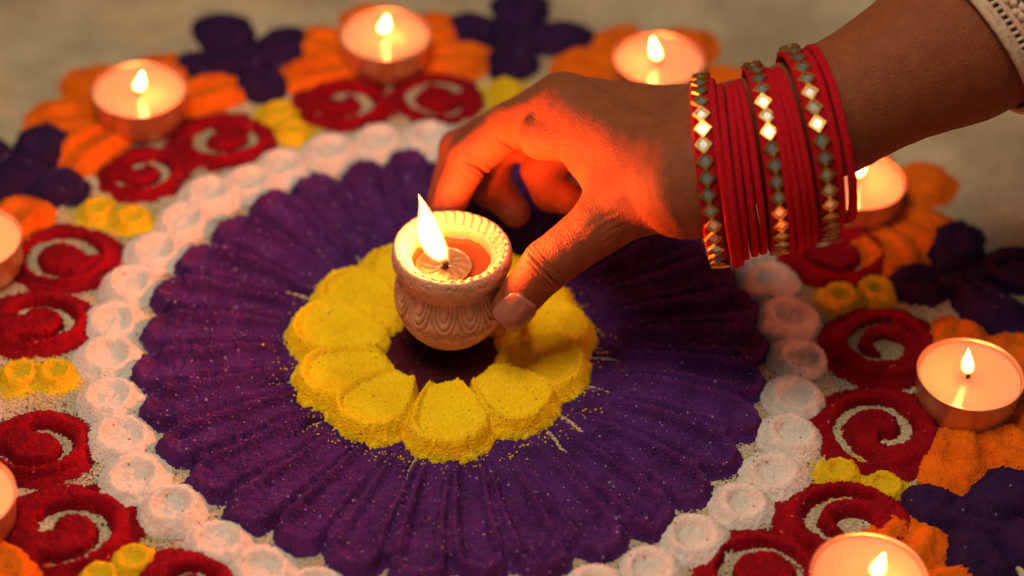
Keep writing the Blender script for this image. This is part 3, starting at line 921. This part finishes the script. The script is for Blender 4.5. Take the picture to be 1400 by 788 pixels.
def surface_nets(lo, hi, vox):
    lo, hi = np.array(lo), np.array(hi)
    n = np.ceil((hi - lo) / vox).astype(int) + 1
    D = np.empty(tuple(n), dtype=np.float32)
    ys = lo[1] + np.arange(n[1]) * vox; zs = lo[2] + np.arange(n[2]) * vox
    Yg, Zg = np.meshgrid(ys, zs, indexing='ij')
    step = 12
    for i0 in range(0, n[0], step):
        xs = lo[0] + np.arange(i0, min(n[0], i0 + step)) * vox
        Pp = np.empty((len(xs), n[1], n[2], 3))
        Pp[..., 0] = xs[:, None, None]; Pp[..., 1] = Yg; Pp[..., 2] = Zg
        D[i0:i0 + len(xs)] = hand_sdf(Pp)
    S = D < 0
    corners = [(i, j, k) for i in (0, 1) for j in (0, 1) for k in (0, 1)]
    sl = lambda c: tuple(slice(c[q], n[q] - 1 + c[q]) for q in range(3))
    cnt = sum(S[sl(c)].astype(np.int8) for c in corners)
    act = (cnt > 0) & (cnt < 8)
    ids = -np.ones(act.shape, dtype=np.int64)
    cells = np.argwhere(act); ids[act] = np.arange(len(cells))
    acc = np.zeros((len(cells), 3)); num = np.zeros(len(cells))
    vals = {c: D[sl(c)][act] for c in corners}
    for c in corners:
        for ax in range(3):
            if c[ax] == 0:
                d = list(c); d[ax] = 1; d = tuple(d)
                va, vb = vals[c], vals[d]
                m = (va < 0) != (vb < 0)
                t = np.where(m, va / np.where(m, va - vb, 1), 0)
                p = np.array(c, float)[None] + t[:, None] * (np.array(d) - np.array(c))[None]
                acc[m] += p[m]; num[m] += 1
    V = lo + (cells + acc / num[:, None]) * vox
    F = []
    for ax in range(3):
        u, v = (ax + 1) % 3, (ax + 2) % 3
        a = [slice(None)] * 3; b = [slice(None)] * 3
        a[ax] = slice(0, -1); b[ax] = slice(1, None)
        e = S[tuple(a)] != S[tuple(b)]
        ins = S[tuple(a)]
        E = np.argwhere(e)
        ok = (E[:, u] > 0) & (E[:, v] > 0) & (E[:, u] < n[u] - 1) & (E[:, v] < n[v] - 1)
        E = E[ok]
        fl = ins[e][ok]
        def cid(du, dv):
            q = E.copy(); q[:, u] += du; q[:, v] += dv
            return ids[q[:, 0], q[:, 1], q[:, 2]]
        q = np.stack([cid(-1, -1), cid(0, -1), cid(0, 0), cid(-1, 0)], -1)
        q[~fl] = q[~fl][:, ::-1]
        F.append(q)
    F = np.concatenate(F)
    F = F[(F >= 0).all(1)]
    return V, F
hV, hF = surface_nets((-.18, -.36, .08), (1.78, .80, 1.32), .0078)
def grad(P, e=.002):
    g = np.stack([hand_sdf(P + np.eye(3)[i] * e) - hand_sdf(P - np.eye(3)[i] * e) for i in range(3)], -1)
    return g / np.maximum(np.linalg.norm(g, axis=-1, keepdims=True), 1e-9)
for _ in range(2):                                   # pull the vertices onto the surface
    d = hand_sdf(hV); hV = hV - grad(hV) * d[:, None] * .9

# refine the hand part of the skin once, for creases
def subdivide(V, F, sel):
    Fs, Fk = F[sel], F[~sel]
    e = np.concatenate([Fs[:, [0, 1]], Fs[:, [1, 2]], Fs[:, [2, 3]], Fs[:, [3, 0]]])
    es = np.sort(e, 1)
    ue, inv = np.unique(es, axis=0, return_inverse=True)
    inv = inv.reshape(-1)
    mid = V[ue].mean(1); cen = V[Fs].mean(1)
    nm = len(V); nc = nm + len(mid); k = len(Fs)
    m = [nm + inv[i * k:(i + 1) * k] for i in range(4)]
    c = nc + np.arange(k)
    Q = np.concatenate([np.stack([Fs[:, 0], m[0], c, m[3]], -1), np.stack([Fs[:, 1], m[1], c, m[0]], -1),
                        np.stack([Fs[:, 2], m[2], c, m[1]], -1), np.stack([Fs[:, 3], m[3], c, m[2]], -1)])
    return np.concatenate([V, mid, cen]), Fk, Q
sel = hV[hF].mean(1)[:, 0] < .70
hV, hFk, hFq = subdivide(hV, hF, sel)
d = hand_sdf(hV); hV = hV - grad(hV) * d[:, None]
hF = np.concatenate([hFk, hFq])
hN = grad(hV)
disp = np.zeros(len(hV))
def crease(pos, axis, side, width, depth, reach, spread=.07, wob=0.0):
    """groove across a finger at pos, perpendicular to axis, on the side given"""
    global disp
    axis = np.array(axis, float); axis /= np.linalg.norm(axis)
    side = np.array(side, float); side /= np.linalg.norm(side)
    q = hV - np.array(pos)
    al = q @ axis
    lat = q @ np.cross(axis, side)
    al = al + wob * np.sin(lat * 60) - 1.5 * lat * lat * np.sign(wob if wob else 1)
    wgt = np.clip((hN @ side - .1) / .5, 0, 1) * np.exp(-(np.abs(lat) / reach) ** 4) * np.exp(-(np.linalg.norm(q, axis=1) / .13) ** 6)
    disp -= depth * np.exp(-(al / width) ** 2) * wgt - depth * .35 * np.exp(-((np.abs(al) - width * 2.2) / width) ** 2) * wgt
toCam = np.array(-cF)
H_ = HPv
ax_t = H_['t_tip'] - H_['t_ip']
axm = H_['t_ip'] - H_['t_mcp']
axj = ax_t / np.linalg.norm(ax_t) + axm / np.linalg.norm(axm)
for off, dp, wd in ((-.026, .0022, .0036), (-.014, .0030, .0036), (-.002, .0070, .0042), (.014, .0034, .0036), (.028, .0016, .0036)):
    crease(H_['t_ip'] + axj / np.linalg.norm(axj) * off, axj, toCam + np.array((.2, 0, .3)), wd, dp, .060, wob=.0022)
# folds under the index joints
for jn, a0, b0, dp in (('i_dip', 'i_pip', 'i_tip', .013), ('i_pip', 'i_mcp', 'i_dip', .014)):
    ax = H_[b0] - H_[a0]
    crease(H_[jn], ax, np.array((.55, -.75, -.1)), .006, dp, .06, wob=.002)
    crease(H_[jn] + .014 * ax / np.linalg.norm(ax), ax, np.array((.55, -.75, -.1)), .005, dp * .5, .05, wob=.002)
# wrinkled skin over the thumb's base joint
for k in range(7):
    crease(H_['t_mcp'] + np.array((.035 - .014 * k, 0, .012 * k - .02)), np.array((.62, .0, -.6)) + rng.normal(0, .1, 3), toCam, .0045, .0012, .05, wob=.004)
for k in range(3):
    crease(np.array((.52 + .03 * k, -.10, .55)), np.array((1, 0, -.35)), np.array((0, -.9, -.2)), .005, .0012, .06, wob=.003)
disp += .0016 * vnoise(hV[:, 0] + hV[:, 2] * .7, hV[:, 1] - hV[:, 2] * .6, .05, 77)
hV = hV + hN * disp[:, None]
hand = link_mesh('person', hV, hF, SKIN)
tag(hand, 'bare hand and forearm reaching from the upper right, pinching the clay lamp', 'person')

def to_surface(P, direction):
    """march points along direction onto the skin"""
    P = np.array(P, float)
    for _ in range(60):
        d = hand_sdf(P)
        P = P + direction * np.clip(d, -.02, .02)[:, None]
    return P
def nail(base, tip, out, width, curve=.35):
    base, tip, out = np.array(base), np.array(tip), np.array(out) / np.linalg.norm(out)
    ax = tip - base; L = np.linalg.norm(ax); ax = ax / L
    lat = np.cross(ax, out); lat /= np.linalg.norm(lat)
    out = np.cross(lat, ax)
    nu, nv = 24, 28
    U, Vv = np.meshgrid(np.linspace(-1, 1, nu), np.linspace(0, 1, nv), indexing='ij')
    hw = width * .5 * (.80 + .20 * sstep(0, .35, Vv)) * np.where(Vv < .18, np.sqrt(np.clip(1 - ((.18 - Vv) / .22) ** 2, 0, 1)), 1) * np.where(Vv > .86, np.sqrt(np.clip(1 - ((Vv - .86) / .22) ** 2, 0, 1)), 1)
    pos = base + ax * (Vv * L)[..., None] + lat * (U * hw)[..., None] + out * .12
    S = to_surface(pos.reshape(-1, 3), -out)
    nrm = grad(S)
    lift = (.0035 + .0055 * (1 - U ** 2) + .003 * Vv).reshape(-1)
    edge = ((np.abs(U) > .97) | (Vv < .02)).reshape(-1)
    lift = np.where(edge, -.002, lift)
    S = S + nrm * lift[:, None]
    I = np.arange(nu * nv).reshape(nu, nv)
    F = np.stack([I[:-1, :-1], I[:-1, 1:], I[1:, 1:], I[1:, :-1]], -1).reshape(-1, 4)
    o = link_mesh('nail', S, F, NAIL, hand)
    md = o.modifiers.new('thick', 'SOLIDIFY'); md.thickness = .004; md.offset = -1
    return o
tb = H_['t_ip'] * .36 + H_['t_tip'] * .64
axn = ax_t / np.linalg.norm(ax_t)
nail(H_['t_tip'] - axn * .056 + np.array((.012, 0, 0)), H_['t_tip'] + axn * .038 + np.array((.008, 0, 0)), toCam * 1.0 + np.array((.22, 0, .0)), .094)

# sleeve: a crocheted cuff round the forearm
def sleeve():
    C = np.array(SLEEVE_C)
    n = np.array(cR) * .80 + np.array(cU) * .60 + np.array(cF) * .03
    n /= np.linalg.norm(n)
    arm = HPv['f3'] - HPv['f2']; arm /= np.linalg.norm(arm)
    e1 = np.cross(n, toCam); e1 /= np.linalg.norm(e1); e2 = np.cross(n, e1)
    R0 = .262
    root = empty('sleeve', tuple(C)); 
    root.parent = hand
    nk = 84
    def ring(s, rad):
        return [Vector(C + arm * s + (e1 * math.cos(2 * math.pi * k / nk) + e2 * math.sin(2 * math.pi * k / nk)) * (rad + .10 * s)) for k in range(nk)]
    def add(name, mat, parts):
        V, F = [], []
        for v, f in parts:
            o = len(V); V += v; F += [tuple(i + o for i in q) for q in f]
        x = link_mesh(name, V, F, mat); x.parent = root
        x.matrix_parent_inverse = Matrix.Translation(-Vector(C))
        return x
    def closed_tube(pts, r, m=8):
        V, F = [], []
        K = len(pts)
        for i in range(K):
            d = (pts[(i + 1) % K] - pts[i - 1]).normalized()
            a = d.cross(Vector(arm)).normalized(); b = d.cross(a)
            for k in range(m):
                t = 2 * math.pi * k / m
                V.append(pts[i] + (a * math.cos(t) + b * math.sin(t)) * r)
        for i in range(K):
            for k in range(m):
                F.append((i * m + k, i * m + (k + 1) % m, ((i + 1) % K) * m + (k + 1) % m, ((i + 1) % K) * m + k))
        return V, F
    add('hem', COTTON, [closed_tube(ring(0, R0), .013), closed_tube(ring(.016, R0 + .002), .009)])
    add('hem', COTTON, [closed_tube(ring(.050, R0 + .002), .010)])
    bars = []
    r1, r2 = ring(.018, R0 + .002), ring(.050, R0 + .002)
    for k in range(nk):
        bars.append(tube([r1[k], (r1[k] + r2[k]) / 2, r2[k]], [.0062, .0050, .0062], 6))
    x = add('stitch_bars', THREAD, bars); x['kind'] = 'stuff'
    knots = []
    rows = 26
    for row in range(rows):
        rr = ring(.066 + row * .020, R0 + .004)
        for k in range(nk):
            if (k + row) % 2 and (row % 3 != 0): 
                continue
            p = rr[k] + Vector(rng.normal(0, .003, 3))
            q = rr[(k + 1) % nk] + Vector(rng.normal(0, .003, 3))
            mid = (p + q) / 2 + (p - Vector(C)).normalized() * .008
            knots.append(tube([p, mid, q], [.0085, .0125, .0085], 7))
    rings_ = [ring(.060 + row * .020, R0 - .004) for row in range(rows + 1)]
    for row in range(rows):
        for k in range(0, nk, 2):
            knots.append(tube([rings_[row][k], rings_[row + 1][(k + 1) % nk]], [.0055, .0055], 5))
    x = add('crochet', THREAD, knots); x['kind'] = 'stuff'
SLEEVE_C = (1.4082, 0.3175, 0.9260)
sleeve()

# ------------------------------------------------------------------ bangles
BANGLES = [
    ('m', (0.6930, 0.0325, 0.6546), 0.2644, 5.86, 0.130),
    ('r', (0.7257, 0.0039, 0.6677), 0.2614, 6.34, 0.120),
    ('r', (0.7418, -0.0119, 0.6742), 0.2499, 6.62, 0.110),
    ('r', (0.7609, -0.0025, 0.6811), 0.2432, 7.04, 0.090),
    ('r', (0.7784, -0.0007, 0.6876), 0.2414, 7.56, 0.080),
    ('r', (0.7968, 0.0007, 0.6945), 0.2414, 7.80, 0.060),
    ('m', (0.8380, 0.0214, 0.7093), 0.2621, 8.28, 0.045),
    ('r', (0.8656, -0.0003, 0.7206), 0.2544, 8.73, 0.040),
    ('r', (0.8799, -0.0106, 0.7263), 0.2546, 9.61, 0.030),
    ('r', (0.8951, -0.0112, 0.7321), 0.2470, 10.37, 0.020),
    ('r', (0.9100, -0.0049, 0.7376), 0.2456, 11.13, 0.010),
    ('m', (0.9469, 0.0383, 0.7499), 0.2673, 11.56, 0.000),
    ('r', (0.9800, 0.0357, 0.7626), 0.2473, 12.26, -0.010),
    ('r', (1.0057, 0.0522, 0.7716), 0.2487, 12.43, -0.020),
]
B_LABEL = [
    'mirror studded red bangle nearest the hand',
    'first plain red velvet bangle right of the mirrored bangle nearest the hand',
    'second plain red velvet bangle right of the mirrored bangle nearest the hand',
    'third plain red bangle counted from the mirrored bangle nearest the hand',
    'plain red bangle second to the left of the middle mirrored bangle',
    'plain red bangle just left of the middle mirrored bangle',
    'mirror studded red bangle in the middle of the stack',
    'plain red bangle just right of the middle mirrored bangle',
    'second plain red bangle right of the middle mirrored bangle',
    'plain red bangle second to the left of the mirrored bangle farthest up the arm',
    'plain red bangle just left of the mirrored bangle farthest up the arm',
    'mirror studded red bangle farthest up the arm, standing highest',
    'plain red bangle next to the last one towards the elbow',
    'last plain red bangle, nearest the elbow',
]
def torus_mesh(rad, tr, tx, n=128, m=14):
    """ring in the local YZ plane, section tr thick (radial) and tx wide (along X)"""
    V, F = [], []
    for i in range(n):
        a = 2 * math.pi * i / n
        for k in range(m):
            t = 2 * math.pi * k / m
            cx, cr = math.cos(t), math.sin(t)
            sx = math.copysign(abs(cx) ** .6, cx); sr = math.copysign(abs(cr) ** .6, cr)
            rr = rad + tr * sr
            V.append((tx * sx, rr * math.cos(a), rr * math.sin(a)))
    for i in range(n):
        for k in range(m):
            F.append((i * m + k, i * m + (k + 1) % m, ((i + 1) % n) * m + (k + 1) % m, ((i + 1) % n) * m + k))
    return V, F
def diamond_frame():
    """square gold setting turned on its corner: outer wall, rim, inner wall; local Z out"""
    s0, s1, h = .0262, .0190, .0095
    V, F = [], []
    for s, z in ((s0, -.004), (s0, h * .7), (s0 * .93, h), (s1 * 1.05, h), (s1, h * .75), (s1, .001)):
        for dx, dy in ((1, 0), (0, 1), (-1, 0), (0, -1)):
            V.append((dx * s * .92, dy * s, z))
    for j in range(5):
        for k in range(4):
            F.append((j * 4 + k, j * 4 + (k + 1) % 4, (j + 1) * 4 + (k + 1) % 4, (j + 1) * 4 + k))
    me = bpy.data.meshes.new('setting'); me.from_pydata(V, [], F); me.materials.append(GOLD); me.update()
    return me
def diamond_glass():
    s, b = .0198, .0140
    V = [(s * .92, 0, .002), (0, s, .002), (-s * .92, 0, .002), (0, -s, .002), (b * .92, 0, .0062), (0, b, .0062), (-b * .92, 0, .0062), (0, -b, .0062)]
    F = [(4, 5, 6, 7)] + [(k, (k + 1) % 4, 4 + (k + 1) % 4, 4 + k) for k in range(4)]
    me = bpy.data.meshes.new('mirror'); me.from_pydata(V, [], F); me.materials.append(MIRROR); me.update()
    return me
ME_F, ME_G = diamond_frame(), diamond_glass()
for i, (kind, c, rad, phi, nf) in enumerate(BANGLES):
    # the ring's axis: nearly along the picture's horizontal, leaning a little away
    phi += rng.normal(0, .7); nf += rng.normal(0, .008)
    nx = (cR * math.cos(R(phi)) + cU * math.sin(R(phi)) - cF * nf).normalized()
    up = (cU - nx * cU.dot(nx)).normalized()
    sd = nx.cross(up)
    # local X -> nx, local Y -> up, local Z -> sd
    Mx = Matrix((nx, up, sd)).transposed().to_4x4()
    Mx.translation = Vector(c)
    if kind == 'r':
        tr = .0101 if i < 6 else (.0095 if i < 12 else .0118)
        v, f = torus_mesh(rad - tr, tr, tr)
        o = link_mesh('bangle', v, f, VELVET)
        o.matrix_world = Mx
    else:
        v, f = torus_mesh(rad - .018, .013, .028)
        root = empty('bangle'); root.matrix_world = Mx
        o = root
        link_mesh('band', v, f, VELVET, root)
        nm = 37
        for k in range(nm):
            a = 2 * math.pi * (k + .5 * (i % 2)) / nm
            rr = rad - .006
            st = bpy.data.objects.new('setting', ME_F); COL.objects.link(st); st.parent = root
            tilt = Matrix.Rotation(rng.normal(0, .05), 4, 'Y') @ Matrix.Rotation(rng.normal(0, .05), 4, 'X')
            Z = Vector((0, math.cos(a), math.sin(a))); Yl = Vector((0, -math.sin(a), math.cos(a))); Xl = Yl.cross(Z)
            mm = Matrix((Xl, Yl, Z)).transposed().to_4x4(); mm.translation = Z * rr + Vector((rng.normal(0, .0015), 0, 0))
            st.matrix_local = mm @ tilt
            gl = bpy.data.objects.new('mirror', ME_G); COL.objects.link(gl); gl.parent = st
    tag(o, B_LABEL[i], 'bangle', 'red bangles stacked on the wrist')

# ------------------------------------------------------------------ loose grains of powder
def scatter():
    out = list(GRAINS)
    # stray grains and glitter lying on the purple disc
    n = 4200
    a = rng.uniform(0, 2 * math.pi, n); r = np.sqrt(rng.uniform(.18, .80, n))
    X, Y = r * np.cos(a), r * np.sin(a)
    H = medallion_h(X, Y)
    for x, y, h, u in zip(X, Y, H, rng.random(n)):
        if h < .004: continue
        slot = 6 if u < .58 else (2 if u < .64 else (1 if u < .70 else (4 if u < .73 else 0)))
        out.append((x, y, h + .001, rng.uniform(.0012, .0028), slot))
    # yellow crumbs fallen from the flower
    for _ in range(420):
        a = rng.uniform(0, 2 * math.pi); r = .43 + abs(rng.normal(0, .035))
        x, y = FC[0] + r * math.cos(a) * 1.0, FC[1] + r * math.sin(a)
        h = float(medallion_h(np.array([x]), np.array([y]))[0])
        out.append((x, y, max(h, 0) + .001, rng.uniform(.0022, .0048), 7))
    # white dust between the mounds and the disc, and on the floor between the motifs
    n = 9000
    a = rng.uniform(0, 2 * math.pi, n); r = 1.0 + rng.normal(0, .075, n)
    for aa, q in zip(a, r):
        out.append((q * math.cos(aa), q * math.sin(aa), .0015, rng.uniform(.002, .0045), 1))
    n = 3500
    a = rng.uniform(0, 2 * math.pi, n); r = rng.uniform(1.05, 1.9, n)
    for aa, q, u in zip(a, r, rng.random(n)):
        out.append((q * math.cos(aa), q * math.sin(aa), .0015, rng.uniform(.0018, .0035), 1 if u < .4 else (4 if u < .6 else (3 if u < .75 else (2 if u < .9 else 0)))))
    P = np.array(out)
    k = len(P)
    T = np.array([(1, 1, 1), (-1, -1, 1), (-1, 1, -1), (1, -1, -1)]) * .75
    q = rng.normal(0, 1, (k, 4)); q /= np.linalg.norm(q, axis=1, keepdims=True)
    w, x, y, z = q.T
    Rm = np.stack([np.stack([1 - 2 * (y * y + z * z), 2 * (x * y - z * w), 2 * (x * z + y * w)], -1),
                   np.stack([2 * (x * y + z * w), 1 - 2 * (x * x + z * z), 2 * (y * z - x * w)], -1),
                   np.stack([2 * (x * z - y * w), 2 * (y * z + x * w), 1 - 2 * (x * x + y * y)], -1)], 1)
    V = np.einsum('kij,vj->kvi', Rm, T) * P[:, 3][:, None, None] + P[:, None, :3]
    F = (np.arange(k) * 4)[:, None, None] + np.array([(0, 1, 2), (0, 3, 1), (0, 2, 3), (1, 3, 2)])[None]
    mi = np.repeat(P[:, 4].astype(int), 4)
    o = link_mesh('powder_grains', V.reshape(-1, 3), F.reshape(-1, 3), None, None, smooth=False, mats=[PURPLE, WHITE, LEMON, RED, ORANGE, PLUM, GLINT, YELLOW], mat_idx=mi)
    tag(o, kind='stuff')
GLINT = simple_mat('glitter_grain', (.42, .26, .46), .35, noise=.6, scale=300)
scatter()
